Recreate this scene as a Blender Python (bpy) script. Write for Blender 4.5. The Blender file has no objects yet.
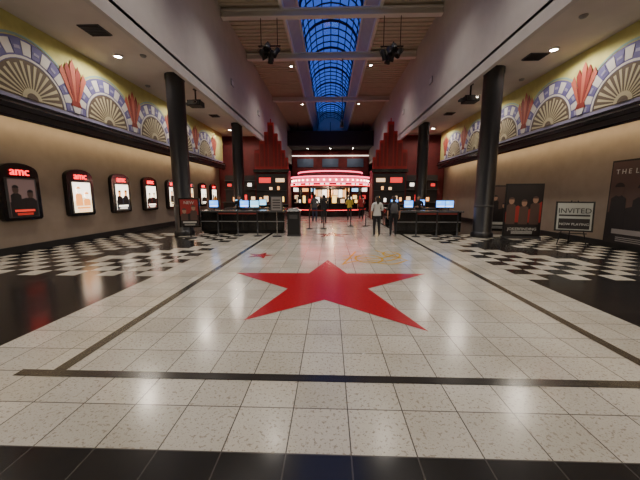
import bpy, math, random
from mathutils import Matrix, Vector
random.seed(4)
S=bpy.context.scene
rad=math.radians
# ------------------------------------------------------------ materials
MATS={}
def mat(name,col=(.5,.5,.5),rough=.5,metal=0,emit=None,es=0,noise=0,nscale=8,bump=0,coat=0):
    if name in MATS: return MATS[name]
    m=bpy.data.materials.new(name); m.use_nodes=True
    nt=m.node_tree; b=nt.nodes['Principled BSDF']
    b.inputs['Base Color'].default_value=(*col,1)
    b.inputs['Roughness'].default_value=rough
    b.inputs['Metallic'].default_value=metal
    if coat: b.inputs['Coat Weight'].default_value=coat
    if emit:
        b.inputs['Emission Color'].default_value=(*emit,1); b.inputs['Emission Strength'].default_value=es
    if noise or bump:
        tc=nt.nodes.new('ShaderNodeTexCoord'); n=nt.nodes.new('ShaderNodeTexNoise')
        n.inputs['Scale'].default_value=nscale; n.inputs['Detail'].default_value=4
        nt.links.new(tc.outputs['Object'],n.inputs['Vector'])
        if noise:
            r=nt.nodes.new('ShaderNodeValToRGB')
            r.color_ramp.elements[0].position=.3; r.color_ramp.elements[1].position=.7
            r.color_ramp.elements[0].color=(*[c*(1-noise) for c in col],1)
            r.color_ramp.elements[1].color=(*[min(1,c*(1+noise)) for c in col],1)
            nt.links.new(n.outputs['Fac'],r.inputs['Fac']); nt.links.new(r.outputs['Color'],b.inputs['Base Color'])
        if bump:
            bp=nt.nodes.new('ShaderNodeBump'); bp.inputs['Strength'].default_value=bump
            nt.links.new(n.outputs['Fac'],bp.inputs['Height']); nt.links.new(bp.outputs['Normal'],b.inputs['Normal'])
    MATS[name]=m; return m
T=.41; X0=-3.55; Y0=1.66
def tile_mat(name,c1,c2,grout,rough,speck=None,mort=.0045):
    m=bpy.data.materials.new(name); m.use_nodes=True; nt=m.node_tree; b=nt.nodes['Principled BSDF']
    L=nt.links.new
    tc=nt.nodes.new('ShaderNodeTexCoord'); mp=nt.nodes.new('ShaderNodeMapping')
    mp.inputs['Location'].default_value=(-X0+T*40,-Y0+T*40,0)
    br=nt.nodes.new('ShaderNodeTexBrick'); br.offset=0; br.squash=1
    br.inputs['Scale'].default_value=1; br.inputs['Brick Width'].default_value=T; br.inputs['Row Height'].default_value=T
    br.inputs['Mortar Size'].default_value=mort; br.inputs['Mortar Smooth'].default_value=.1
    br.inputs['Color1'].default_value=(*c1,1); br.inputs['Color2'].default_value=(*c2,1); br.inputs['Mortar'].default_value=(*grout,1)
    L(tc.outputs['Object'],mp.inputs['Vector']); L(mp.outputs['Vector'],br.inputs['Vector'])
    out=br.outputs['Color']
    if speck:
        for sc,lo,hi,amt,colr in ((38,.58,.65,.62,speck),(90,.61,.68,.55,tuple(c*.6 for c in speck))):
            v=nt.nodes.new('ShaderNodeTexNoise'); v.inputs['Scale'].default_value=sc; v.inputs['Detail'].default_value=2
            L(tc.outputs['Object'],v.inputs['Vector'])
            r=nt.nodes.new('ShaderNodeValToRGB'); r.color_ramp.elements[0].position=lo; r.color_ramp.elements[1].position=hi
            L(v.outputs['Fac'],r.inputs['Fac'])
            mx=nt.nodes.new('ShaderNodeMixRGB'); mx.inputs['Color2'].default_value=(*colr,1)
            mu=nt.nodes.new('ShaderNodeMath'); mu.operation='MULTIPLY'; mu.inputs[1].default_value=amt
            L(r.outputs['Color'],mu.inputs[0]); L(mu.outputs[0],mx.inputs['Fac']); L(out,mx.inputs['Color1']); out=mx.outputs['Color']
        w=nt.nodes.new('ShaderNodeTexNoise'); w.inputs['Scale'].default_value=1.3; w.inputs['Detail'].default_value=5
        L(tc.outputs['Object'],w.inputs['Vector'])
        m2=nt.nodes.new('ShaderNodeMapRange'); m2.inputs[1].default_value=.3; m2.inputs[2].default_value=.7
        m2.inputs[3].default_value=rough-.04; m2.inputs[4].default_value=rough+.08
        L(w.outputs['Fac'],m2.inputs[0]); L(m2.outputs[0],b.inputs['Roughness'])
        r=nt.nodes.new('ShaderNodeValToRGB'); r.color_ramp.elements[0].position=.3; r.color_ramp.elements[1].position=.75
        r.color_ramp.elements[0].color=(.82,.79,.74,1); r.color_ramp.elements[1].color=(1,1,1,1)
        L(w.outputs['Fac'],r.inputs['Fac']); mm=nt.nodes.new('ShaderNodeMixRGB'); mm.blend_type='MULTIPLY'; mm.inputs['Fac'].default_value=1
        L(out,mm.inputs['Color1']); L(r.outputs['Color'],mm.inputs['Color2']); out=mm.outputs['Color']
    else: b.inputs['Roughness'].default_value=rough
    b.inputs['Specular IOR Level'].default_value=.5
    L(out,b.inputs['Base Color'])
    MATS[name]=m; return m
tile_mat('white_terrazzo',(.49,.475,.42),(.60,.58,.52),(.09,.085,.08),.18,(.22,.18,.14))
tile_mat('black_tile',(.010,.010,.011),(.016,.015,.015),(.06,.055,.05),.17)
mat('star_red',(.36,.010,.018),.2,noise=.15,nscale=30)
mat('inlay_black',(.018,.016,.015),.2); mat('inlay_gold',(.62,.36,.03),.25)
mat('wall_tan',(.34,.275,.215),.85,noise=.06,nscale=3,bump=.03)
mat('ceil_tan',(.60,.55,.50),.9,noise=.04,nscale=2)
mat('atrium_wall',(.52,.49,.46),.85,noise=.05,nscale=1.5)
mat('deck',(.56,.50,.38),.7,noise=.05,nscale=2); mat('steel_white',(.68,.66,.60),.5)
mat('frame_dark',(.02,.025,.05),.4,metal=.6)
mat('black_gloss',(.008,.008,.009),.22,coat=.2); mat('column_black',(.012,.012,.015),.35); mat('black_matte',(.012,.012,.013),.55)
mat('grey_dark',(.06,.06,.062),.5); mat('grey',(.25,.25,.25),.5); mat('chrome',(.6,.6,.6),.2,metal=1)
mat('counter_black',(.02,.019,.018),.25,noise=.3,nscale=40); mat('counter_top',(.10,.10,.10),.2,noise=.3,nscale=60)
mat('yellow',(.52,.50,.19),.8,noise=.08,nscale=4); mat('purple',(.13,.12,.30),.8); mat('cream',(.62,.60,.60),.8)
mat('brown',(.12,.09,.07),.8); mat('tan_ray',(.50,.45,.31),.8); mat('orange_red',(.40,.10,.07),.8); mat('dark_red_m',(.22,.03,.025),.8)
mat('lilac',(.30,.29,.46),.8); mat('teal',(.25,.38,.36),.8)
mat('wine',(.12,.010,.012),.7,noise=.2,nscale=3); mat('skyline_red',(.34,.02,.018),.6,emit=(.6,.02,.01),es=.05)  # skyline_red: faint emission stands in for red neon light on the panels
mat('dark_room',(.04,.032,.03),.8)
def em(n,c,s): return mat(n,c,.5,emit=c,es=s)
em('cove',(1,.76,.45),9); em('lamp',(1,.92,.8),70); em('neon_red',(1,.03,.04),6); em('neon_pink',(1,.10,.20),4.5)
em('bulb',(1,.85,.6),11); em('menu_white',(1,.90,.78),2.6); em('menu_orange',(1,.42,.12),2.0); em('popcorn',(1,.62,.15),2.8)
em('screen_blue',(.08,.33,1),3.0); em('screen_cyan',(.25,.65,1),2.2); em('lit_white',(1,.88,.70),3.4); em('lit_cream',(1,.78,.45),2.3)
em('lit_orange',(1,.36,.08),1.9); em('lit_dim',(.16,.1,.09),.5); em('lit_red',(.8,.05,.03),.9); em('amc_red',(1,.02,.03),4.0)
em('menu_red',(1,.05,.05),1.1); em('display_warm',(1,.66,.38),1.4); em('glow_dim',(.5,.12,.06),.35); em('pink_band',(1,.14,.22),1.6)
mat('art_dark',(.02,.016,.018),.5); mat('art_grey',(.28,.26,.25),.5); mat('art_red',(.33,.03,.03),.5); mat('art_brown',(.10,.06,.05),.5)
mat('art_green',(.42,.45,.42),.5); mat('paper',(.6,.6,.56),.5); mat('art_skin',(.4,.24,.17),.5); mat('art_blue',(.07,.10,.16),.5)
mat('skin',(.50,.28,.19),.55); mat('hair',(.015,.01,.008),.5); mat('hair_brown',(.05,.03,.018),.5)
mat('cloth_white',(.62,.62,.6),.85); mat('cloth_black',(.018,.018,.022),.85); mat('cloth_navy',(.03,.04,.08),.85)
mat('cloth_grey',(.10,.10,.11),.85); mat('cloth_yellow',(.6,.45,.06),.85); mat('cloth_red',(.35,.03,.03),.85); mat('eye',(.02,.02,.02),.2); mat('shoe',(.3,.3,.3),.6)
mat('lips',(.35,.1,.08),.5)
g=bpy.data.materials.new('skylight_glass'); g.use_nodes=True; nt=g.node_tree; nt.nodes.clear()
o=nt.nodes.new('ShaderNodeOutputMaterial'); t=nt.nodes.new('ShaderNodeBsdfTransparent'); gl=nt.nodes.new('ShaderNodeBsdfGlossy'); mx=nt.nodes.new('ShaderNodeMixShader')
t.inputs[0].default_value=(.8,.88,1,1); gl.inputs['Roughness'].default_value=.1; mx.inputs[0].default_value=.08
nt.links.new(t.outputs[0],mx.inputs[1]); nt.links.new(gl.outputs[0],mx.inputs[2]); nt.links.new(mx.outputs[0],o.inputs[0]); MATS['skylight_glass']=g
# ------------------------------------------------------------ mesh builder
class MB:
    def __init__(s): s.v=[];s.f=[];s.m=[];s.sm=[];s.names=[];s.M=Matrix.Identity(4)
    def mi(s,n):
        if n not in s.names: s.names.append(n)
        return s.names.index(n)
    def add(s,vs,fs,m,smooth=False):
        b=len(s.v); s.v+=[tuple(s.M@Vector(p)) for p in vs]
        for f in fs:
            s.f.append([b+i for i in f]); s.m.append(s.mi(m)); s.sm.append(smooth)
    def box(s,x0,x1,y0,y1,z0,z1,m):
        s.add([(x0,y0,z0),(x1,y0,z0),(x1,y1,z0),(x0,y1,z0),(x0,y0,z1),(x1,y0,z1),(x1,y1,z1),(x0,y1,z1)],
          [(0,3,2,1),(4,5,6,7),(0,1,5,4),(1,2,6,5),(2,3,7,6),(3,0,4,7)],m)
    def loft(s,rings,m,smooth=True,cap=True,closed=True):
        n=len(rings[0]); vs=[p for r in rings for p in r]; fs=[]
        for k in range(len(rings)-1):
            for i in range(n if closed else n-1):
                j=(i+1)%n; fs.append((k*n+i,k*n+j,(k+1)*n+j,(k+1)*n+i))
        s.add(vs,fs,m,smooth)
        if cap and closed:
            s.add(rings[0],[tuple(reversed(range(n)))],m); s.add(rings[-1],[tuple(range(n))],m)
    def lathe(s,c,prof,m,seg=24,smooth=True):
        s.loft([[(c[0]+r*math.cos(2*math.pi*i/seg),c[1]+r*math.sin(2*math.pi*i/seg),c[2]+z) for i in range(seg)] for r,z in prof],m,smooth)
    def tube(s,path,r,m,seg=8,closed=False):
        P=[Vector(p) for p in path]; rings=[]; n=len(P)
        for i,p in enumerate(P):
            a=P[(i-1)%n] if (closed or i>0) else P[i]; b=P[(i+1)%n] if (closed or i<n-1) else P[i]
            d=(b-a).normalized(); up=Vector((0,0,1)) if abs(d.z)<.9 else Vector((1,0,0))
            u=d.cross(up).normalized(); w=u.cross(d)
            rr=r[i] if isinstance(r,(list,tuple)) else r
            rings.append([tuple(p+u*rr*math.cos(2*math.pi*k/seg)+w*rr*math.sin(2*math.pi*k/seg)) for k in range(seg)])
        if closed: rings.append(rings[0])
        s.loft(rings,m,True,cap=not closed)
    def sphere(s,c,r,m,seg=12,rings=8):
        if not isinstance(r,(list,tuple)): r=(r,r,r)
        R=[]
        for k in range(rings+1):
            a=math.pi*k/rings; a=min(max(a,.02),math.pi-.02)
            R.append([(c[0]+r[0]*math.sin(a)*math.cos(2*math.pi*i/seg),c[1]+r[1]*math.sin(a)*math.sin(2*math.pi*i/seg),c[2]-r[2]*math.cos(a)) for i in range(seg)])
        s.loft(R,m,True)
    def flat(s,pts,y,d,m):
        n=len(pts); a=[(p[0],y,p[1]) for p in pts]; b=[(p[0],y+d,p[1]) for p in pts]
        s.add(a+b,[tuple(range(n)),tuple(reversed(range(n,2*n)))]+[(i,i+n,(i+1)%n+n,(i+1)%n) for i in range(n)],m)
    def mesh(s,me,fn):
        b=len(s.v); s.v+=[tuple(s.M@v.co) for v in me.vertices]
        for p in me.polygons:
            s.f.append([b+i for i in p.vertices]); s.m.append(s.mi(fn(p.center))); s.sm.append(True)
    def text(s,txt,x,y,z,size,m,ext=.01):
        cu=bpy.data.curves.new('t','FONT'); cu.body=txt; cu.size=size; cu.extrude=ext; cu.align_x='CENTER'; cu.resolution_u=3
        ob=bpy.data.objects.new('t',cu); S.collection.objects.link(ob)
        dg=bpy.context.evaluated_depsgraph_get(); me=bpy.data.meshes.new_from_object(ob.evaluated_get(dg))
        old=s.M; s.M=old@Matrix.Translation((x,y,z))@Matrix.Rotation(rad(90),4,'X')
        s.mesh(me,lambda c:m)
        for k in range(len(me.polygons)): s.sm[-1-k]=False
        s.M=old; bpy.data.objects.remove(ob)
    def build(s,name,loc=(0,0,0),rz=0,bevel=0,parent=None):
        me=bpy.data.meshes.new(name); me.from_pydata(s.v,[],s.f)
        for n in s.names: me.materials.append(MATS[n])
        for i,p in enumerate(me.polygons): p.material_index=s.m[i]; p.use_smooth=s.sm[i]
        me.validate(); me.update()
        ob=bpy.data.objects.new(name,me); S.collection.objects.link(ob); ob.location=loc; ob.rotation_euler=(0,0,rz)
        if bevel:
            b=ob.modifiers.new('bevel','BEVEL'); b.width=bevel; b.segments=2; b.limit_method='ANGLE'
        if parent: ob.parent=parent
        return ob
def copyobj(ob,name,loc,rz=None):
    o=ob.copy(); o.name=name; o.location=loc
    if rz is not None: o.rotation_euler=(0,0,rz)
    S.collection.objects.link(o); return o
H=6.2; HA=10.6; XW=8.8; XA=5.3; YB=-4; YE=46
# ------------------------------------------------------------ floor
fl=bpy.data.meshes.new('floor')
i0=int((-XW-.2-X0)/T)-1; i1=int((XW+.2-X0)/T)+1; j0=int((YB-Y0)/T)-1; j1=int((YE-Y0)/T)+1
vs=[(X0+i*T,Y0+j*T,0) for j in range(j0,j1+1) for i in range(i0,i1+1)]; W=i1-i0+1
fs=[];ms=[]
def tile(i,j):
    x=X0+(i+.5)*T; y=Y0+(j+.5)*T
    if y<Y0: return 1
    if -3.55<x<3.83: return 0
    if y<Y0+2*T: return 0
    k=(-1-i) if x<0 else (i-18)
    r=j-10
    if 0<=r<17:
        if r<=3: return (k+r)%2
        e=k-abs(r-9)
        if e==0: return 0
        if 1<=e<4 and 4<=r<=14 and k<7: return 1
        return (k+r)%2
    return 1
for j in range(j0,j1):
    for i in range(i0,i1):
        a=(j-j0)*W+(i-i0); fs.append((a,a+1,a+W+1,a+W)); ms.append(tile(i,j))
fl.from_pydata(vs,[],fs); fl.materials.append(MATS['white_terrazzo']); fl.materials.append(MATS['black_tile'])
for p,k in zip(fl.polygons,ms): p.material_index=k
fo=bpy.data.objects.new('floor',fl); S.collection.objects.link(fo)
mb=MB(); z=.003
def strip(x0,x1,y0,y1,m='inlay_black'): mb.add([(x0,y0,z),(x1,y0,z),(x1,y1,z),(x0,y1,z)],[(0,1,2,3)],m)
strip(-2.85,6,2.40,2.50); strip(-2.56,-2.44,2.5,30); strip(2.95,3.07,2.5,30)
mb.build('floor_border_inlay')
def star(tips,name,m='star_red',zz=.004):
    P=[Vector(t) for t in tips]
    def inter(a,b,c,d):
        r=b-a;s_=d-c; k=(c-a).cross(s_)/r.cross(s_); return a+r*k
    pts=[]
    for i in range(5):
        pts.append(P[i]); pts.append(inter(P[i],P[(i+2)%5],P[(i+4)%5],P[(i+1)%5]))
    c=sum(P,Vector((0,0)))/5
    b=MB(); b.add([(c.x,c.y,zz)]+[(p.x,p.y,zz) for p in pts],[(0,1+i,1+(i+1)%10) for i in range(10)],m)
    o=b.build(name); return o
def regstar(cx,cy,R,rot=0): return [(cx+R*math.sin(rot+2*math.pi*k/5),cy+R*math.cos(rot+2*math.pi*k/5)) for k in range(5)]
star([(-.05,7.42),(1.99,6.12),(1.18,3.42),(-1.12,3.66),(-1.98,6.08)],'floor_star')
star(regstar(-1.88,7.95,.42,.2),'floor_star'); star(regstar(.1,12.4,.85),'floor_star')
b=MB()
def ribbon(pts,w,m='inlay_gold'):
    P=[Vector(p) for p in pts]; L=[];Rr=[]
    for i,p in enumerate(P):
        d=(P[min(i+1,len(P)-1)]-P[max(i-1,0)]).normalized(); n=Vector((-d.y,d.x))*w/2
        L.append((p.x+n.x,p.y+n.y,.004)); Rr.append((p.x-n.x,p.y-n.y,.004))
    n=len(P); b.add(L+Rr,[(i,n+i,n+i+1,i+1) for i in range(n-1)],m)
for k in range(3):
    ribbon([(.35+1.55*t/20, 7.0+.35*k+.25*math.sin(t/20*6.5+k*.5)+.35*t/20) for t in range(21)],.06)
ribbon([(1.0+.34*math.cos(a/24*6.283),7.6+.5*math.sin(a/24*6.283)) for a in range(25)],.055)
ribbon([(1.7+.22*math.cos(a/24*6.283),8.2+.4*math.sin(a/24*6.283)) for a in range(25)],.055)
ribbon([(.3,6.9),(.75,8.6)],.055); ribbon([(1.95,7.4),(1.35,8.8)],.055)
b.build('floor_scroll_inlay')
# ------------------------------------------------------------ shell
def wall(name,x0,x1,y0,y1,z0,z1,m):
    b=MB(); b.box(x0,x1,y0,y1,z0,z1,m); return b.build(name)
wall('wall_left',-XW-.15,-XW,YB,24,0,H,'wall_tan'); wall('wall_right',XW,XW+.15,YB,24,0,H,'wall_tan')
wall('wall_back',-XW-.15,XW+.15,YB-.15,YB,0,HA,'wall_tan')
wall('wall_far',-XW-.15,XW+.15,YE,YE+.15,0,HA,'dark_room')
wall('ceiling_aisle_left',-XW-.15,-XA,YB,YE,H,H+.1,'ceil_tan'); wall('ceiling_aisle_right',XA,XW+.15,YB,YE,H,H+.1,'ceil_tan')
wall('wall_atrium_left',-XA-.14,-XA,YB,YE,H-.35,HA,'atrium_wall'); wall('wall_atrium_right',XA,XA+.14,YB,YE,H-.35,HA,'atrium_wall')
wall('wall_far_left',-XW-.15,-XW,24,YE,0,H,'wine'); wall('wall_far_right',XW,XW+.15,24,YE,0,H,'wine')
b=MB(); b.box(-XW,-XW+.04,YB,24,0,.2,'black_matte'); b.build('baseboard_left')
b=MB(); b.box(XW-.04,XW,YB,24,0,.2,'black_matte'); b.build('baseboard_right')
SK=2.35; VW=1.75; VZ=11.5
b=MB()
for s_ in (-1,1):
    xa,xb=sorted((s_*SK,s_*(XA+.14)))
    b.box(xa,xb,YB,YE,HA,HA+.1,'deck')
    y=YB
    while y<YE:
        b.box(min(s_*(SK+.05),s_*XA),max(s_*(SK+.05),s_*XA),y,y+.13,HA-.07,HA,'deck'); y+=.38
    b.add([(s_*SK,YB,HA),(s_*SK,YE,HA),(s_*VW,YE,VZ),(s_*VW,YB,VZ)],[(0,1,2,3)],'deck')
    b.tube([(s_*SK,YB,HA-.1),(s_*SK,YE,HA-.1)],.12,'steel_white',6)
    b.box(min(s_*(VW-.05),s_*(VW+.1)),max(s_*(VW-.05),s_*(VW+.1)),YB,YE,VZ-.08,VZ+.06,'steel_white')
b.box(-2.5,2.5,YB-.15,YB,HA,HA+3.2,'deck'); b.box(-2.5,2.5,YE,YE+.15,HA,HA+3.2,'deck')
b.build('ceiling')
b=MB(); n=10
arc=[(VW*math.cos(math.pi*k/n),VZ+1.45*math.sin(math.pi*k/n)) for k in range(n+1)]
b.add([(x,YB,z_) for x,z_ in arc]+[(x,YE,z_) for x,z_ in arc],[(i,i+1,i+n+2,i+n+1) for i in range(n)],'skylight_glass')
y=YB+.2
k=0
while y<YE:
    r=.045 if k%4 else .09
    b.tube([(x,y,z_-.03) for x,z_ in arc],r,'frame_dark',5); y+=.9; k+=1
for x,z_ in arc[1:-1]:
    b.tube([(x,YB,z_-.03),(x,YE,z_-.03)],.035,'frame_dark',4)
b.build('window_1')
for yy in (4.5,15.8,20.3,28.8):
    b=MB(); zz=HA-.3
    b.box(-XA+.01,XA-.01,yy-.16,yy+.16,zz+.10,zz+.16,'steel_white'); b.box(-XA+.01,XA-.01,yy-.16,yy+.16,zz-.20,zz-.14,'steel_white'); b.box(-XA+.01,XA-.01,yy-.03,yy+.03,zz-.16,zz+.12,'steel_white')
    b.build('ceiling_beam')
b=MB(); b.box(-XA,XA,38.3,39,7.8,9.5,'black_matte'); b.box(-XA,XA,38.25,38.3,7.7,7.82,'grey_dark'); b.box(-XA,XA,39,YE,7.8,7.9,'dark_room')
for x in (-4,0,4): b.tube([(x,38.6,9.5),(x,38.6,HA)],.05,'grey_dark',6)
b.build('ceiling_bulkhead')
b=MB(); b.tube([(.75,20.3,10.1),(.75,20.3,6.4)],.03,'black_matte',6); b.lathe((.75,20.3,6.0),[(.03,.45),(.08,.36),(.12,.05),(.12,0),(.02,0)],'black_matte',14); b.build('hanging_speaker')
# ------------------------------------------------------------ mural + cornice
def mural(side,off):
    b=MB(); b.M=Matrix.Rotation(rad(90) if side<0 else rad(-90),4,'Z')
    d=8.15
    sg=1 if side<0 else -1
    F=lambda pts,lev,m: b.flat([(sg*p[0],p[1]) for p in (pts if sg>0 else pts[::-1])],d-lev*.008,.008,m)
    Y1=23.2
    b.box(min(sg*YB,sg*Y1),max(sg*YB,sg*Y1),d,XW+.0-.01,4.05,H-.002,'yellow')
    zb=4.05
    F([(YB,zb),(Y1,zb),(Y1,zb+.14),(YB,zb+.14)],1,'lilac')
    c=-3.2+off
    per=2.9
    def sector(cy,cz,r0,r1,a0,a1,lev,m,n=3):
        pts=[(cy+r1*math.cos(a0+(a1-a0)*k/n),cz+r1*math.sin(a0+(a1-a0)*k/n)) for k in range(n+1)]
        if r0>0: pts+=[(cy+r0*math.cos(a1+(a0-a1)*k/n),cz+r0*math.sin(a1+(a0-a1)*k/n)) for k in range(n+1)]
        else: pts.append((cy,cz))
        F(pts,lev,m)
    while c<Y1-1:
        if c>YB+1.5:
            cz=4.2
            sector(c,cz,0,1.50,0,math.pi,1.5,'purple',24)
            N=15
            for k in range(N):
                sector(c,cz,1.10,1.44,math.pi*(k+.06)/N,math.pi*(k+.94)/N,3,'purple' if k%2==0 else 'cream',2)
                if k%2==0: sector(c,cz,1.22,1.30,math.pi*(k+.2)/N,math.pi*(k+.8)/N,4,'lilac',2)
            sector(c,cz,1.0,1.06,0,math.pi,3,'cream',20); sector(c,cz,0,.98,0,math.pi,2,'brown',20)
            N=15
            for k in range(N):
                a=math.pi*(k+.5)/N; w=.045
                sector(c,cz,.28,.93-.05*(k%2),a-w,a+w,3,'tan_ray',2)
            sector(c,cz,0,.28,0,math.pi,4,'tan_ray',10); sector(c,cz,0,.16,0,math.pi,5,'brown',10)
            sector(c,cz,1.53,1.59,.5,math.pi-.5,2,'teal',14)
        m=c+per/2
        if YB+.8<m<Y1-.8:
            zt=5.75
            for q in range(5):
                u0=(q-2.5)/2.5; u1=(q-1.5)/2.5; h=zt-abs(q-2)*.15
                F([(m+u0*.12,4.55),(m+u1*.12,4.55),(m+u1*.5,h-.12),(m+(u0+u1)/2*.5,h+.08),(m+u0*.5,h-.12)],5,'orange_red' if q%2==0 else 'dark_red_m')
            F([(m-.2,4.4),(m+.2,4.4),(m+.14,4.58),(m-.14,4.58)],6,'dark_red_m'); F([(m-.1,4.22),(m+.1,4.22),(m+.16,4.42),(m-.16,4.42)],6,'cream')
        c+=per
    b.build('wall_mural')
    b=MB(); X=lambda a,c_: (min(side*a,side*c_),max(side*a,side*c_))
    def bx(a,c_,z0,z1,m): 
        x=X(a,c_); b.box(x[0],x[1],YB,Y1,z0,z1,m)
    bx(7.98,XW-.01,3.97,4.045,'black_gloss'); bx(8.04,8.12,3.90,3.97,'cream'); bx(7.92,XW-.01,3.78,3.90,'black_gloss'); bx(8.02,8.3,3.64,3.78,'grey_dark')
    bx(8.05,8.10,3.56,3.64,'black_gloss')
    b.build('trim_cornice_'+('left' if side<0 else 'right'))
    b=MB(); x=X(8.38,8.52); b.box(x[0],x[1],YB+.3,Y1-.3,3.70,3.775,'cove'); b.build('cove_light_strip')
mural(-1,0.0); mural(1,.7)
# ------------------------------------------------------------ columns
b=MB(); b.lathe((0,0,0),[(.40,0),(.40,.16),(.36,.20),(.34,.22),(.34,6.0),(.36,6.02),(.36,6.2)],'column_black',36)
b.lathe((0,0,0),[(.342,1.18),(.349,1.2),(.349,1.24),(.342,1.26)],'grey_dark',36)
c0=b.build('column',(-6.03,12.2,0))
for p in ((6.0,12.0),(-6.03,20.0),(6.0,20.3)): copyobj(c0,'column',(p[0],p[1],0))
# ------------------------------------------------------------ downlights and added fill lamps
def light(name,kind,loc,energy,col,parent=None,**kw):
    l=bpy.data.lights.new(name,kind); l.energy=energy; l.color=col
    for k_,v_ in kw.items(): setattr(l,k_,v_)
    o=bpy.data.objects.new(name,l); S.collection.objects.link(o); o.location=loc
    if parent: o.parent=parent
    return o
def downlight(x,y,z_,r,energy,size=140,col=(1,.88,.72),blend=.9,soft=.12):
    b=MB(); b.lathe((0,0,0),[(r*.85,-.001),(r*1.25,-.001),(r*1.25,-.03),(r,-.045),(r*.85,-.03)],'steel_white',20)
    b.lathe((0,0,0),[(.001,-.02),(r*.85,-.02),(r*.85,-.03),(.001,-.034)],'lamp',20)
    o=b.build('recessed_or_fill_downlight',(x,y,z_))
    light('bulb','SPOT',(0,0,-.08),energy,col,o,spot_size=rad(size),spot_blend=blend,shadow_soft_size=soft)
    return o
for s_ in(-1,1):
    for y in (-1.2,4.8,10.5,16.0,21.7): downlight(s_*7.05,y,H,.12,250,172,blend=.3,soft=.1)
for y in (2.0,8.5): 
    for s_ in(-1,1): downlight(s_*2.75,y,HA-.07,.12,1000,112,blend=1,col=(1,.91,.80),soft=.2)  # invented deck fixtures, added as fill for the central floor
for y in (13.5,22.3,31): 
    for s_ in(-1,1): downlight(s_*2.75,y,HA-.07,.10,720,116,blend=1,col=(1,.91,.80),soft=.2)  # deeper deck pairs, also added only to fill the atrium
for x in(-3,0,3): downlight(x,40.8,7.8,.12,220,150)  # added row that brightens the dark far end
def vent(x,y,w,d):
    b=MB(); b.box(-w/2,w/2,-d/2,d/2,-.03,0,'grey_dark')
    for k in range(7): 
        yy=-d/2+d*(k+.5)/7; b.box(-w/2+.03,w/2-.03,yy-.02,yy+.01,-.05,-.03,'black_matte')
    b.build('ceiling_vent',(x,y,H))
vent(-6.6,8.95,.6,.55); vent(6.8,11.0,.6,.5); vent(-6.7,18,.5,.5); vent(6.7,18,.5,.5)
for p in ((6.5,8.7),(-6.2,10.5),(7.6,13),(-7.7,13.2)):
    b=MB(); b.lathe((0,0,0),[(.10,0),(.10,-.02),(.07,-.06),(.02,-.07)],'grey',16); b.build('smoke_detector',(p[0],p[1],H))
for s_ in(-1,1):
    for y in (17,23):
        b=MB(); b.box(-.02,.02,-.22,.22,-.16,.16,'grey'); b.box(-.03,.03,-.18,.18,-.12,.12,'cream'); b.build('wall_emergency_light',(s_*(XA-.03),y,7.6))
def projector(x,y):
    b=MB(); b.tube([(0,0,H),(0,0,H-.45)],.035,'black_matte',10); b.lathe((0,0,H),[(.1,-.03),(.1,0)],'black_matte',16)
    b.box(-.28,.28,-.25,.25,H-.72,H-.5,'black_matte'); b.box(-.24,.24,-.29,-.25,H-.69,H-.53,'grey_dark')
    b.M=Matrix.Translation((.12,-.29,H-.61))@Matrix.Rotation(rad(90),4,'X'); b.lathe((0,0,0),[(.07,0),(.07,.06),(.05,.07)],'chrome',16); b.M=Matrix.Identity(4)
    b.tube([(-.2,.05,H-.5),(-.2,.05,H-.42),(.2,.05,H-.42),(.2,.05,H-.5)],.02,'grey_dark',6)
    for k in range(3): b.box(-.45,-.28,-.15+k*.12,-.1+k*.12,H-.66,H-.58,'grey_dark')
    b.build('ceiling_projector',(x,y,0),bevel=.01)
projector(-5.9,13.7); projector(5.85,13.5)
def cluster(x,y,z_):
    b=MB()
    b.tube([(-.55,0,0),(.55,0,0)],.035,'black_matte',8); b.tube([(0,-.4,0),(0,.4,0)],.035,'black_matte',8)
    for px in(-.4,.4): b.tube([(px,0,0),(px,0,HA-.5-z_)],.02,'black_matte',6)
    for k,(px,py,rx,ry) in enumerate([(-.5,0,25,-25),(-.2,-.1,-30,-10),(.15,.1,20,15),(.5,0,-20,30),(0,-.38,-40,0),(0,.38,35,10)]):
        b.M=Matrix.Translation((px,py,-.05))@Matrix.Rotation(rad(rx),4,'X')@Matrix.Rotation(rad(ry),4,'Y')
        b.tube([(-.13,0,-.32),(-.13,0,-.08),(0,0,0),(.13,0,-.08),(.13,0,-.32)],.012,'black_matte',6)
        b.lathe((0,0,-.3),[(.05,.22),(.11,.16),(.12,-.1),(.15,-.26),(.13,-.26),(.10,-.1)],'black_matte',14)
    b.M=Matrix.Identity(4); b.build('stage_light_cluster',(x,y,z_))
cluster(-3.0,15.8,8.85); cluster(2.95,15.8,8.75)
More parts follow.
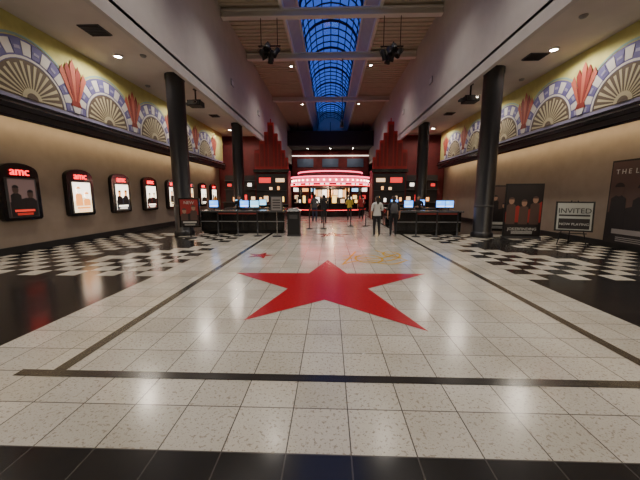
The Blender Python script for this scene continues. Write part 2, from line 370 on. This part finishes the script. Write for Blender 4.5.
# ------------------------------------------------------------ posters
def art(b,x0,x1,z0,z1,y,seed,bg,fg,title,tx=None,tm=None):
    R=random.Random(seed); w=x1-x0; h=z1-z0
    b.box(x0,x1,y,y+.01,z0,z1,bg[0])
    b.flat([(x0,z0),(x1,z0),(x1,z0+h*.42),(x0+w*.6,z0+h*.5),(x0,z0+h*.38)],y-.004,.004,bg[1])
    n=3 if w>.9 else 2
    for k in range(n):
        cx=x0+w*(k+.5)/n+R.uniform(-.03,.03)*w; cz=z0+h*R.uniform(.55,.75); r=w*.42/n
        pts=[(cx+r*.55*math.cos(a),cz+r*.75*math.sin(a)) for a in [math.pi*2*q/12 for q in range(12)]]
        b.flat([(cx-r*.95,z0+h*.22),(cx+r*.95,z0+h*.22),(cx+r*.9,cz-r*1.0),(cx+r*.3,cz-r*.6),(cx-r*.3,cz-r*.6),(cx-r*.9,cz-r*1.0)],y-.008,.004,fg[0])
        b.flat(pts,y-.012,.004,fg[1])
        b.flat([(cx+r*.57*math.cos(a),cz+r*.3+r*.5*math.sin(a)) for a in [math.pi*q/8 for q in range(9)]],y-.016,.004,fg[0])
    if title:
        if tx: b.text(tx,(x0+x1)/2,y-.016,z0+h*.1,w*.9/max(3,len(tx)*.62),tm or title,.003)
        else: b.box(x0+w*.12,x1-w*.12,y-.012,y-.008,z0+h*.12,z0+h*.18,title)
    for k in range(3): b.box(x0+w*.2,x1-w*.2,y-.008,y-.004,z0+h*(.03+.022*k),z0+h*(.04+.022*k),title)
def rrect(x0,x1,z0,z1,r,top=0):
    pts=[]
    for (cx,cz,a0) in ((x1-r,z1-r,0),(x0+r,z1-r,90),(x0+r,z0+r,180),(x1-r,z0+r,270)):
        for k in range(6): 
            a=rad(a0+18*k); pts.append((cx+r*math.cos(a),cz+r*math.sin(a)))
    return [(x,z_+(top*(1-((x-(x0+x1)/2)/((x1-x0)/2))**2) if z_>z1-r else 0)) for x,z_ in pts]
def lightbox(y,seed,bg,fg,title):
    b=MB()
    pts=[(-.55,.98),(-.49,.92),(.49,.92),(.55,.98),(.55,2.2)]+[(.55*math.cos(rad(a)),2.2+.30*math.sin(rad(a))**.8) for a in range(12,180,12)]+[(-.55,2.2)]
    b.flat(pts,-.14,.14,'black_gloss')
    b.flat(rrect(-.43,.43,1.0,2.10,.03)[::-1],-.155,.015,'grey_dark')
    art(b,-.37,.37,1.04,2.06,-.17,seed,bg,fg,title)
    b.text('amc',0,-.16,2.17,.33,'amc_red',.012)
    b.build('movie_poster_lightbox',(-XW+.003,y,0),rad(90))
lightbox(8.25,1,('lit_dim','art_dark'),('art_dark','art_brown'),'lit_red')
lightbox(10.3,2,('lit_white','lit_cream'),('lit_orange','lit_white'),'lit_orange')
lightbox(12.35,3,('lit_white','art_blue'),('art_dark','lit_orange'),'lit_white')
lightbox(14.4,4,('lit_white','art_red'),('art_dark','lit_cream'),'lit_white')
lightbox(16.45,5,('lit_white','lit_cream'),('art_brown','lit_orange'),'art_dark')
lightbox(18.5,6,('lit_cream','lit_red'),('art_dark','lit_orange'),'lit_white')
lightbox(20.5,7,('lit_white','art_dark'),('art_dark','lit_cream'),'lit_white')
lightbox(22.4,8,('lit_white','lit_orange'),('art_dark','lit_cream'),'lit_white')
b=MB(); b.box(-1.0,1.0,-.07,0,.12,2.66,'black_matte'); art(b,-.95,.95,.17,2.61,-.085,11,('art_brown','art_dark'),('art_dark','art_brown'),'art_grey')
b.text('T H E  L E G E N D',0,-.105,2.25,.2,'paper',.003)
b.build('wall_poster',(XW-.003,8.8,0),rad(-90))
b=MB()
b.box(-.64,.64,-.03,.03,.08,2.05,'black_matte'); art(b,-.60,.60,.14,2.0,-.045,21,('art_dark','art_dark'),('art_brown','art_skin'),'paper','JOKERFINDING','paper')
b.flat([(-.6,1.0),(-.2,1.25),(.1,1.05),(.6,1.4),(.6,.62),(-.6,.62)],-.052,.003,'art_red')
b.box(-.68,.68,-.06,.06,.02,.09,'grey_dark')
for x in(-.55,.55): b.box(x-.03,x+.03,-.28,.28,0,.03,'grey_dark')
b.tube([(0,.05,.05),(0,.05,1.9)],.015,'chrome',8)
b.build('banner_stand',(7.2,11.5,0),rad(-8))
b=MB(); b.box(-.42,.42,-.03,.03,.08,2.05,'black_matte'); art(b,-.38,.38,.14,2.0,-.045,23,('art_brown','art_dark'),('art_dark','art_skin'),'paper')
for x in(-.3,.3): b.box(x-.03,x+.03,-.25,.25,0,.08,'grey_dark')
b.build('banner_stand',(7.35,13.4,0),rad(-15))
b=MB()
b.tube([(-.38,-.12,0),(-.08,.06,1.45)],.016,'black_matte'); b.tube([(.38,-.12,0),(.08,.06,1.45)],.016,'black_matte'); b.tube([(0,.4,0),(0,.06,1.42)],.016,'black_matte')
b.tube([(-.36,-.12,.38),(.36,-.12,.38)],.016,'black_matte')
b.M=Matrix.Translation((0,-.11,.44))@Matrix.Rotation(rad(-7),4,'X')
b.box(-.50,.50,-.04,0,0,.98,'black_matte'); b.box(-.45,.45,-.048,-.04,.05,.93,'art_green'); b.box(-.40,.40,-.052,-.048,.08,.42,'art_dark')
b.text('INVITED',0,-.055,.60,.23,'art_dark',.003); b.text('NOW PLAYING',0,-.058,.2,.11,'paper',.003)
b.flat([(-.4,.50),(.4,.50),(.4,.55),(-.4,.55)],-.053,.004,'art_dark')
b.M=Matrix.Identity(4); b.build('easel_sign',(8.05,10.2,0),rad(-28))
b=MB(); b.lathe((0,0,0),[(.22,0),(.22,.03),(.04,.05)],'black_matte',24); b.tube([(0,0,.03),(0,0,.5)],.025,'black_matte')
b.box(-.37,.37,-.03,.03,.42,1.52,'black_gloss'); art(b,-.32,.32,.47,1.47,-.045,31,('art_red','art_dark'),('art_brown','art_skin'),'paper')
b.text('NEW',0,-.06,1.3,.16,'paper',.003)
b.build('poster_stand',(-5.3,11.2,0),rad(10))
b=MB(); b.lathe((0,0,0),[(.18,0),(.18,.025),(.03,.04)],'black_matte',24); b.tube([(0,0,.03),(0,0,1.1)],.02,'chrome'); b.box(-.24,.24,-.02,.02,1.0,1.6,'grey_dark'); b.box(-.2,.2,-.03,-.02,1.04,1.56,'art_grey')
for k in range(4): b.box(-.15,.15,-.034,-.03,1.12+.1*k,1.16+.1*k,'art_dark')
b.build('sign_stand',(-2.1,11.8,0))
b=MB(); b.box(-.24,.24,-.24,.24,0,.95,'black_matte'); b.box(-.27,.27,-.27,.27,.95,1.0,'black_gloss'); b.box(-.16,.16,-.25,-.24,.7,.86,'grey_dark'); b.loft([[(-.27,-.27,1.0),(.27,-.27,1.0),(.27,.27,1.0),(-.27,.27,1.0)],[(-.17,-.17,1.12),(.17,-.17,1.12),(.17,.17,1.12),(-.17,.17,1.12)]],'black_gloss',False)
b.box(-.26,.26,-.26,.26,0,.06,'grey_dark'); b.build('trash_bin',(-1.45,12.1,0),bevel=.01)
# ------------------------------------------------------------ ticket counters
def counter(x0,x1,y):
    b=MB(); b.box(x0+.05,x1-.05,y+.08,y+.75,0,.10,'black_matte'); b.box(x0,x1,y,y+.8,.10,.92,'counter_black')
    b.box(x0-.06,x1+.06,y-.10,y+.86,.92,.98,'counter_top')
    n=max(2,round((x1-x0)/1.0))
    for k in range(n):
        a=x0+(x1-x0)*k/n+.04; c=x0+(x1-x0)*(k+1)/n-.04
        b.box(a,c,y-.02,y,.16,.5,'black_gloss'); b.box(a,c,y-.02,y,.54,.88,'black_gloss')
    b.box(x0,x1,y-.035,y-.0,.505,.535,'grey')
    b.build('ticket_counter')
counter(-5.55,-1.95,12.75); counter(2.75,5.45,12.65)
counter(-5.5,-2.4,15.8); counter(2.9,5.4,15.8)
def monitor(x,y,z_,rz,m='screen_blue'):
    b=MB(); b.box(-.1,.1,-.08,.1,0,.015,'black_matte'); b.tube([(0,.03,0),(0,.03,.2)],.02,'black_matte')
    b.box(-.20,.20,-.015,.02,.12,.44,'black_matte'); b.box(-.18,.18,-.02,-.015,.14,.42,m); b.box(-.15,.0,-.023,-.02,.3,.39,'screen_cyan'); b.box(-.15,.15,-.023,-.02,.17,.2,'menu_white')
    b.build('computer_monitor',(x,y,z_),rz)
for x in(-5.1,-3.75,-3.3): monitor(x,13.1,.981,rad(8),'screen_cyan' if x==-3.3 else 'screen_blue')
for x in(3.35,4.7,5.05): monitor(x,13.0,.981,rad(-8))
for x in(-4.9,-3.6): monitor(x,16.1,.981,0,'screen_cyan')
for x in(3.4,4.8): monitor(x,16.1,.981,0)
def stanchion_row(xs,y,name='stanchion_barrier'):
    b=MB()
    for i,x in enumerate(xs):
        b.lathe((x,y,0),[(.17,0),(.17,.02),(.03,.05),(.028,.95),(.035,.96),(.035,1.0),(.01,1.02)],'black_matte',16)
        if i<len(xs)-1: b.box(x,xs[i+1],y-.004,y+.004,.88,.93,'dark_red_m')
    b.build(name)
stanchion_row([-4.5,-3.7,-2.9],11.9); stanchion_row([3.4,4.2,5.0],11.9); stanchion_row([-1.0,-.3],14.6); stanchion_row([1.1,1.9],16)
# ------------------------------------------------------------ side kiosks with red skyline
def skyline(side):
    b=MB(); X=lambda a:side*a
    def bx(a,c,y0,y1,z0,z1,m): b.box(min(X(a),X(c)),max(X(a),X(c)),y0-1.6,y1-1.6,z0,z1,m)
    bx(2.9,5.2,22.6,24.2,0,3.4,'wine'); bx(2.8,5.25,22.4,22.6,3.2,3.4,'black_gloss'); bx(2.9,5.2,22.3,22.6,0,1.0,'counter_black'); bx(2.85,5.22,22.2,22.6,1.0,1.05,'counter_top')
    bx(3.0,5.1,22.57,22.6,1.15,3.1,'art_dark')
    for (a,c,z0,z1,m) in ((3.15,3.75,2.55,2.8,'display_warm'),(4.1,4.9,2.5,2.85,'menu_red'),(3.2,3.4,1.2,1.55,'popcorn'),(3.7,3.85,1.2,1.45,'menu_white'),(4.3,4.6,1.2,1.6,'display_warm'),(4.75,4.9,1.25,1.5,'menu_orange'),(3.5,3.65,2.02,2.25,'menu_orange'),(4.0,4.2,2.02,2.2,'display_warm')):
        bx(a,c,22.53,22.57,z0,z1,m)
    bx(3.0,5.1,22.45,22.57,1.95,1.98,'grey_dark')
    tw=[(2.9,3.1,4.2),(3.1,3.35,4.7),(3.35,3.6,5.3),(3.6,3.85,5.8),(3.85,4.25,6.5),(4.25,4.5,5.9),(4.5,4.85,5.3),(4.85,5.2,4.7)]
    for i,(a,c,h) in enumerate(tw):
        y=22.6+.05*(i%2)
        bx(a,c,y,22.9,3.4,h,'skyline_red'); bx(a+.05,c-.05,y-.03,y,3.6,h-.2,'dark_red_m')
    bx(4.02,4.08,22.7,22.76,6.5,6.75,'skyline_red')
    b.build('snack_kiosk')
    def bx(a,c,y0,y1,z0,z1,m): b.box(min(X(a),X(c)),max(X(a),X(c)),y0,y1,z0,z1,m)
    b=MB(); bx(5.46,XW-.01,24,24.15,0,H-.01,'wine')
    b.build('wall_kiosk_'+('left' if side<0 else 'right'))
    b=MB(); bx(5.8,8.3,23.3,23.95,0,1.1,'counter_black'); bx(5.7,8.4,23.2,23.96,1.1,1.15,'counter_top'); bx(5.8,8.3,23.9,23.96,1.15,3.2,'art_dark')
    for (a,z0,h,m) in ((5.95,1.2,.35,'display_warm'),(6.6,1.2,.5,'menu_red'),(7.4,1.2,.3,'menu_orange'),(6.2,2.35,.25,'menu_white'),(7.1,2.35,.25,'glow_dim'),(7.8,2.35,.2,'menu_red')):
        bx(a,a+.3,23.82,23.9,z0,z0+h,m)
    for z_ in(2.1,2.8): bx(5.8,8.3,23.6,23.9,z_-.03,z_,'grey_dark')
    b.build('display_case')
skyline(-1); skyline(1)
# ------------------------------------------------------------ concession stand
CX,CY=0,26.3
def arcp(r,z_,a0=0,a1=360,n=64): return [(CX+r*math.cos(rad(a0+(a1-a0)*k/n)),CY+r*math.sin(rad(a0+(a1-a0)*k/n)),z_) for k in range(n)]
b=MB()
b.lathe((CX,CY,0),[(2.9,2.3),(3.35,2.32),(3.4,2.4),(3.4,2.62),(3.2,2.66)],'wine',64,False)
b.lathe((CX,CY,0),[(3.2,2.66),(3.2,2.98)],'pink_band',64,False)
b.lathe((CX,CY,0),[(3.2,2.98),(3.4,3.0),(3.4,3.14),(2.8,3.22),(2.6,3.7),(2.3,3.72)],'wine',64,False)
b.tube(arcp(3.41,2.42),.035,'neon_red',6,True); b.tube(arcp(3.41,2.6),.03,'neon_pink',6,True); b.tube(arcp(3.41,3.07),.06,'neon_pink',6,True); b.tube(arcp(2.72,3.5),.05,'neon_pink',6,True)
for k in range(44):
    a=2*math.pi*k/44; b.sphere((CX+3.26*math.cos(a),CY+3.26*math.sin(a),2.82),.06,'bulb',8,6)
for k in range(26):
    a=math.pi+math.pi*(k+.5)/26; b.M=Matrix.Translation((CX+3.4*math.cos(a),CY+3.4*math.sin(a),2.5))@Matrix.Rotation(a+math.pi/2,4,'Z')
    if k%3!=1: b.box(-.13,.13,-.03,0,-.05,.06,'menu_white')
b.M=Matrix.Identity(4)
for k in range(10):
    a=2*math.pi*(k+.5)/10; b.lathe((CX+2.7*math.cos(a),CY+2.7*math.sin(a),0),[(.09,0),(.09,2.35)],'black_gloss',12)
b.lathe((CX,CY,0),[(2.6,0),(3.0,0),(3.0,.95),(3.12,.95),(3.12,1.02),(2.5,1.02)],'counter_black',64,False)
b.tube(arcp(3.03,.5),.02,'neon_red',6,True)
cols=['popcorn','display_warm','menu_white','popcorn','menu_red','menu_white','display_warm']
for k in range(14):
    a=math.pi*1.03+math.pi*.94*k/13; b.M=Matrix.Translation((CX+2.8*math.cos(a),CY+2.8*math.sin(a),1.02))@Matrix.Rotation(a+math.pi/2,4,'Z')
    h=(.35,.5,.28,.6)[k%4]; b.box(-.18,.18,-.1,.12,.04,h,cols[k%7]); b.box(-.2,.2,-.12,.14,0,.04,'black_matte'); b.box(-.2,.2,-.12,.14,h,h+.05,'black_matte')
    for x in(-.19,.17): b.box(x,x+.02,-.12,.14,.04,h,'black_matte')
b.M=Matrix.Identity(4)
b.lathe((CX,CY,0),[(1.3,0),(1.3,2.4)],'grey_dark',32)
for k in range(9):
    a=math.pi+math.pi*(k+.5)/9; b.M=Matrix.Translation((CX+1.33*math.cos(a),CY+1.33*math.sin(a),1.75))@Matrix.Rotation(a+math.pi/2,4,'Z')
    b.box(-.19,.19,-.03,0,-.25,.35,('menu_white','menu_orange','display_warm')[k%3])
b.M=Matrix.Identity(4)
co=b.build('concession_stand')
light('concession_lamp','POINT',(CX,CY-2.1,2.2),130,(1,.75,.5),co,shadow_soft_size=.3)
b=MB(); b.box(-5.2,5.2,42,44,0,3.2,'wine'); b.box(-5.2,5.2,41.6,42,0,1.1,'counter_black'); b.box(-5.2,5.2,41.9,42,6.95,7.05,'menu_white')
for k in range(9): 
    x=-4.6+1.15*k; b.box(x-.45,x+.45,41.9,42,2.2,3.0,('menu_white','menu_orange','screen_cyan','menu_white','menu_red')[k%5]); b.box(x-.5,x+.5,41.85,41.9,3.05,3.12,'black_matte')
    b.box(x-.3,x+.3,41.9,42,1.2,1.7,('display_warm','popcorn','menu_red')[k%3])
b.box(-5.2,5.2,42,44,3.2,7.7,'wine')
for x in(-3.4,0,3.4): b.box(x-1.1,x+1.1,41.95,42,5.5,6.6,'art_blue'); b.box(x-.9,x+.9,41.9,41.95,3.8,4.8,'glow_dim')
b.build('back_bar')
for k,x in enumerate((-4.0,-1.4,1.4,4.0)):
    b=MB(); y=YB+.005; b.box(x-1.0,x-.9,y,y+.08,0,2.6,'grey_dark'); b.box(x+.9,x+1.0,y,y+.08,0,2.6,'grey_dark'); b.box(x-1,x+1,y,y+.08,2.5,2.6,'grey_dark'); b.box(x-.03,x+.03,y,y+.08,0,2.5,'grey_dark'); b.box(x-.9,x+.9,y,y+.03,.05,2.5,'black_gloss')
    b.tube([(x-.1,y+.1,.9),(x-.1,y+.1,1.4)],.015,'chrome'); b.tube([(x+.1,y+.1,.9),(x+.1,y+.1,1.4)],.015,'chrome'); b.build('door_%d'%(k+1))
# ------------------------------------------------------------ people
def skin(verts,edges,radii,sub=2):
    me=bpy.data.meshes.new('sk'); me.from_pydata(verts,edges,[]); ob=bpy.data.objects.new('sk',me); S.collection.objects.link(ob)
    m=ob.modifiers.new('s','SKIN'); m.use_smooth_shade=True
    for i,r in enumerate(radii):
        d=me.skin_vertices[0].data[i]; d.radius=r if isinstance(r,tuple) else (r,r); d.use_root=(i==0)
    s_=ob.modifiers.new('u','SUBSURF'); s_.levels=sub; s_.render_levels=sub
    bpy.context.view_layer.update(); dg=bpy.context.evaluated_depsgraph_get(); out=bpy.data.meshes.new_from_object(ob.evaluated_get(dg))
    bpy.data.objects.remove(ob); return out
def person(name,x,y,rz,h,top,bot,hair='hair',arms=('down','down'),long=False,bag=None,sleeve=1.12,stride=.0,yaw=0):
    k=h/1.72; b=MB(); b.M=Matrix.Scale(k,4)
    V=[(0,0,.96),(0,.0,1.10),(0,.005,1.28),(0,-.005,1.41),(0,0,1.49),(0,.012,1.56)]
    R=[(.155,.115),(.135,.10),(.165,.115),(.13,.085),(.058,.058),(.052,.052)]
    E=[(0,1),(1,2),(2,3),(3,4),(4,5)]
    hands=[]
    for sd in(-1,1):
        st=stride*sd; n=len(V)
        V+=[(sd*.09,0,.88),(sd*.105,.03+st*.5,.49),(sd*.11,-.02+st,.10),(sd*.115,.05+st,.045),(sd*.125,.15+st,.035)]
        R+=[(.10,.10),(.062,.065),(.042,.045),(.042,.036),(.036,.028)]
        E+=[(0,n),(n,n+1),(n+1,n+2),(n+2,n+3),(n+3,n+4)]
        n=len(V); a=arms[0 if sd<0 else 1]
        sh=(sd*.175,-.005,1.405)
        if a=='down': el=(sd*.235,-.03,1.13); wr=(sd*.245,.03,.88); d=Vector((sd*-.02,.03,-1))
        elif a=='front': el=(sd*.24,-.02,1.14); wr=(sd*.14,.20,1.16); d=Vector((-sd*.45,.85,.1))
        elif a=='hip': el=(sd*.31,-.06,1.16); wr=(sd*.2,.06,1.02); d=Vector((-sd*.6,.5,-.4))
        else: el=(sd*.23,.05,1.13); wr=(sd*.18,.24,1.3); d=Vector((-sd*.2,.4,1))
        V+=[sh,el,wr]; R+=[(.066,.066),(.047,.047),(.03,.034)]; E+=[(3,n),(n,n+1),(n+1,n+2)]
        hands.append((Vector(wr),d.normalized(),sd))
    me=skin(V,E,R)
    def f(c):
        if c.z>1.50: return 'skin'
        if c.z<.085 : return 'shoe'
        if abs(c.x)>.19 and c.z<sleeve and c.z>.8: return 'skin'
        if c.y>.15 and c.z>1.0: return 'skin'
        return top if c.z>.97 else bot
    b.mesh(me,f)
    b.loft([[(rr*1.0*math.cos(t*math.pi/10),rr*.76*math.sin(t*math.pi/10),zz) for t in range(20)] for rr,zz in((.172,.90),(.178,.93),(.162,1.04),(.15,1.12))],top,True,False)
    b.loft([[(rr*math.cos(t*math.pi/8),rr*math.sin(t*math.pi/8),zz) for t in range(16)] for rr,zz in((.078,1.475),(.066,1.505),(.064,1.515))],top,True,False)
    for wr,d,sd in hands:
        side=Vector((0,1,0)) if abs(d.z)>.7 else Vector((0,0,1)); side=(side-d*side.dot(d)).normalized(); nrm=d.cross(side)*-sd
        p0=wr-d*.01; p1=wr+d*.05; p2=wr+d*.085
        vs=[tuple(p1),tuple(p0),tuple(p2)]; es=[(0,1),(0,2)]; rs=[(.034,.016),(.024,.02),(.036,.014)]
        b.mesh(skin(vs,es,rs,1),lambda c:'skin')
        for q,(o_,ln) in enumerate(((-.028,.062),(-.009,.075),(.010,.072),(.028,.058))):
            a0=p2-d*.012+side*(-o_); a1=a0+d*ln*.5; a2=a1+d*ln*.3+nrm*ln*.18; a3=a2+d*ln*.2+nrm*ln*.25
            b.mesh(skin([tuple(a0),tuple(a1),tuple(a2),tuple(a3)],[(0,1),(1,2),(2,3)],[.009,.0088,.008,.007],1),lambda c:'skin')
        a0=p0+d*.03+side*.02; a1=a0+side*.028+d*.022; a2=a1+side*.008+d*.03
        b.mesh(skin([tuple(a0),tuple(a1),tuple(a2)],[(0,1),(1,2)],[.012,.010,.0085],1),lambda c:'skin')
    base=b.M; b.M=base@Matrix.Translation((0,.02,1.61))@Matrix.Rotation(yaw,4,'Z')
    prof=[(-.115,.030,.03,.035),(-.105,.045,.055,.025),(-.08,.058,.075,.012),(-.04,.068,.088,.004),(0,.074,.094,0),(.04,.077,.098,-.004),(.075,.068,.088,-.006),(.10,.045,.06,-.008),(.112,.015,.02,-.008)]
    b.loft([[(rx*math.cos(t*math.pi/10),cy+ry*math.sin(t*math.pi/10),zz) for t in range(20)] for zz,rx,ry,cy in prof],'skin')
    b.loft([[(-.01,.09,.012),(.01,.09,.012),(0,.094,.012)],[(-.016,.09,-.025),(.016,.09,-.025),(0,.116,-.022)],[(-.012,.088,-.036),(.012,.088,-.036),(0,.1,-.034)]],'skin')
    for sd in(-1,1):
        b.sphere((sd*.03,.085,.008),(.014,.008,.008),'eye',8,6); b.box(sd*.03-.017,sd*.03+.017,.084,.094,.026,.032,hair); b.sphere((sd*.077,0,-.005),(.012,.02,.03),'skin',8,6)
    b.sphere((0,.086,-.062),(.024,.008,.007),'lips',8,6)
    hp=[(-.07,.060,.05,-.055),(-.03,.078,.075,-.035),(.01,.083,.088,-.024),(.045,.085,.10,-.014),(.08,.076,.098,-.008),(.11,.052,.07,-.008),(.125,.015,.02,-.01)]
    if long: hp=[(-.25,.07,.035,-.085),(-.18,.08,.05,-.075),(-.1,.08,.058,-.06)]+hp[1:]
    b.loft([[(rx*math.cos(t*math.pi/10),cy+ry*math.sin(t*math.pi/10),zz) for t in range(20)] for zz,rx,ry,cy in hp],hair)
    b.M=base
    if bag:
        b.loft([[(rx*math.copysign(abs(math.cos(t))**.6,math.cos(t)),-.16+ry*math.copysign(abs(math.sin(t))**.6,math.sin(t)),zz) for t in [q*math.pi/8 for q in range(16)]] for zz,rx,ry in((1.0,.11,.05),(1.03,.14,.08),(1.2,.145,.085),(1.35,.13,.07),(1.41,.09,.04))],bag)
        for sd in(-1,1): b.tube([(sd*.09,-.12,1.40),(sd*.1,-.02,1.475),(sd*.11,.09,1.42),(sd*.12,.12,1.25),(sd*.14,.02,1.08),(sd*.12,-.12,1.03)],.016,bag,6)
    b.build(name,(x,y,0),rz)
person('person_in_white_shirt',1.86,11.95,rad(6),1.58,'cloth_white','cloth_black','hair',('down','front'),True,sleeve=1.1,yaw=.3)
person('person_with_backpack',2.52,12.0,rad(-4),1.60,'cloth_black','cloth_black','hair',('down','down'),False,'cloth_grey',sleeve=1.1,stride=.04,yaw=.2)
person('person_in_black_jacket',-.35,17.2,rad(0),1.66,'cloth_black','cloth_black','hair',('front','down'),sleeve=.9)
person('person_in_grey_shirt',-.95,18.6,rad(-20),1.7,'cloth_grey','cloth_navy','hair_brown',('down','hip'))
person('person_in_yellow_shirt',1.25,19.4,rad(15),1.62,'cloth_yellow','cloth_black','hair',('front','front'),True)
person('cashier',-4.4,14.5,rad(180),1.62,'cloth_black','cloth_black','hair',('front','front'),sleeve=1.1)
person('cashier',4.2,14.5,rad(175),1.62,'cloth_black','cloth_black','hair_brown',('front','front'),True,sleeve=1.1)
person('person_in_red_shirt',2.1,20.4,rad(-10),1.64,'cloth_red','cloth_black','hair',('down','front'))
# ------------------------------------------------------------ world & camera
w=bpy.data.worlds.new('World'); S.world=w; w.use_nodes=True; bg=w.node_tree.nodes['Background']
bg.inputs[0].default_value=(.065,.16,.72,1); bg.inputs[1].default_value=.9
cam=bpy.data.cameras.new('Camera'); cam.lens=16.875; cam.sensor_width=36; cam.clip_start=.05; cam.clip_end=200
co=bpy.data.objects.new('Camera',cam); S.collection.objects.link(co); co.location=(0,0,1.6); co.rotation_euler=(rad(90-8.35),0,rad(1.9)); S.camera=co
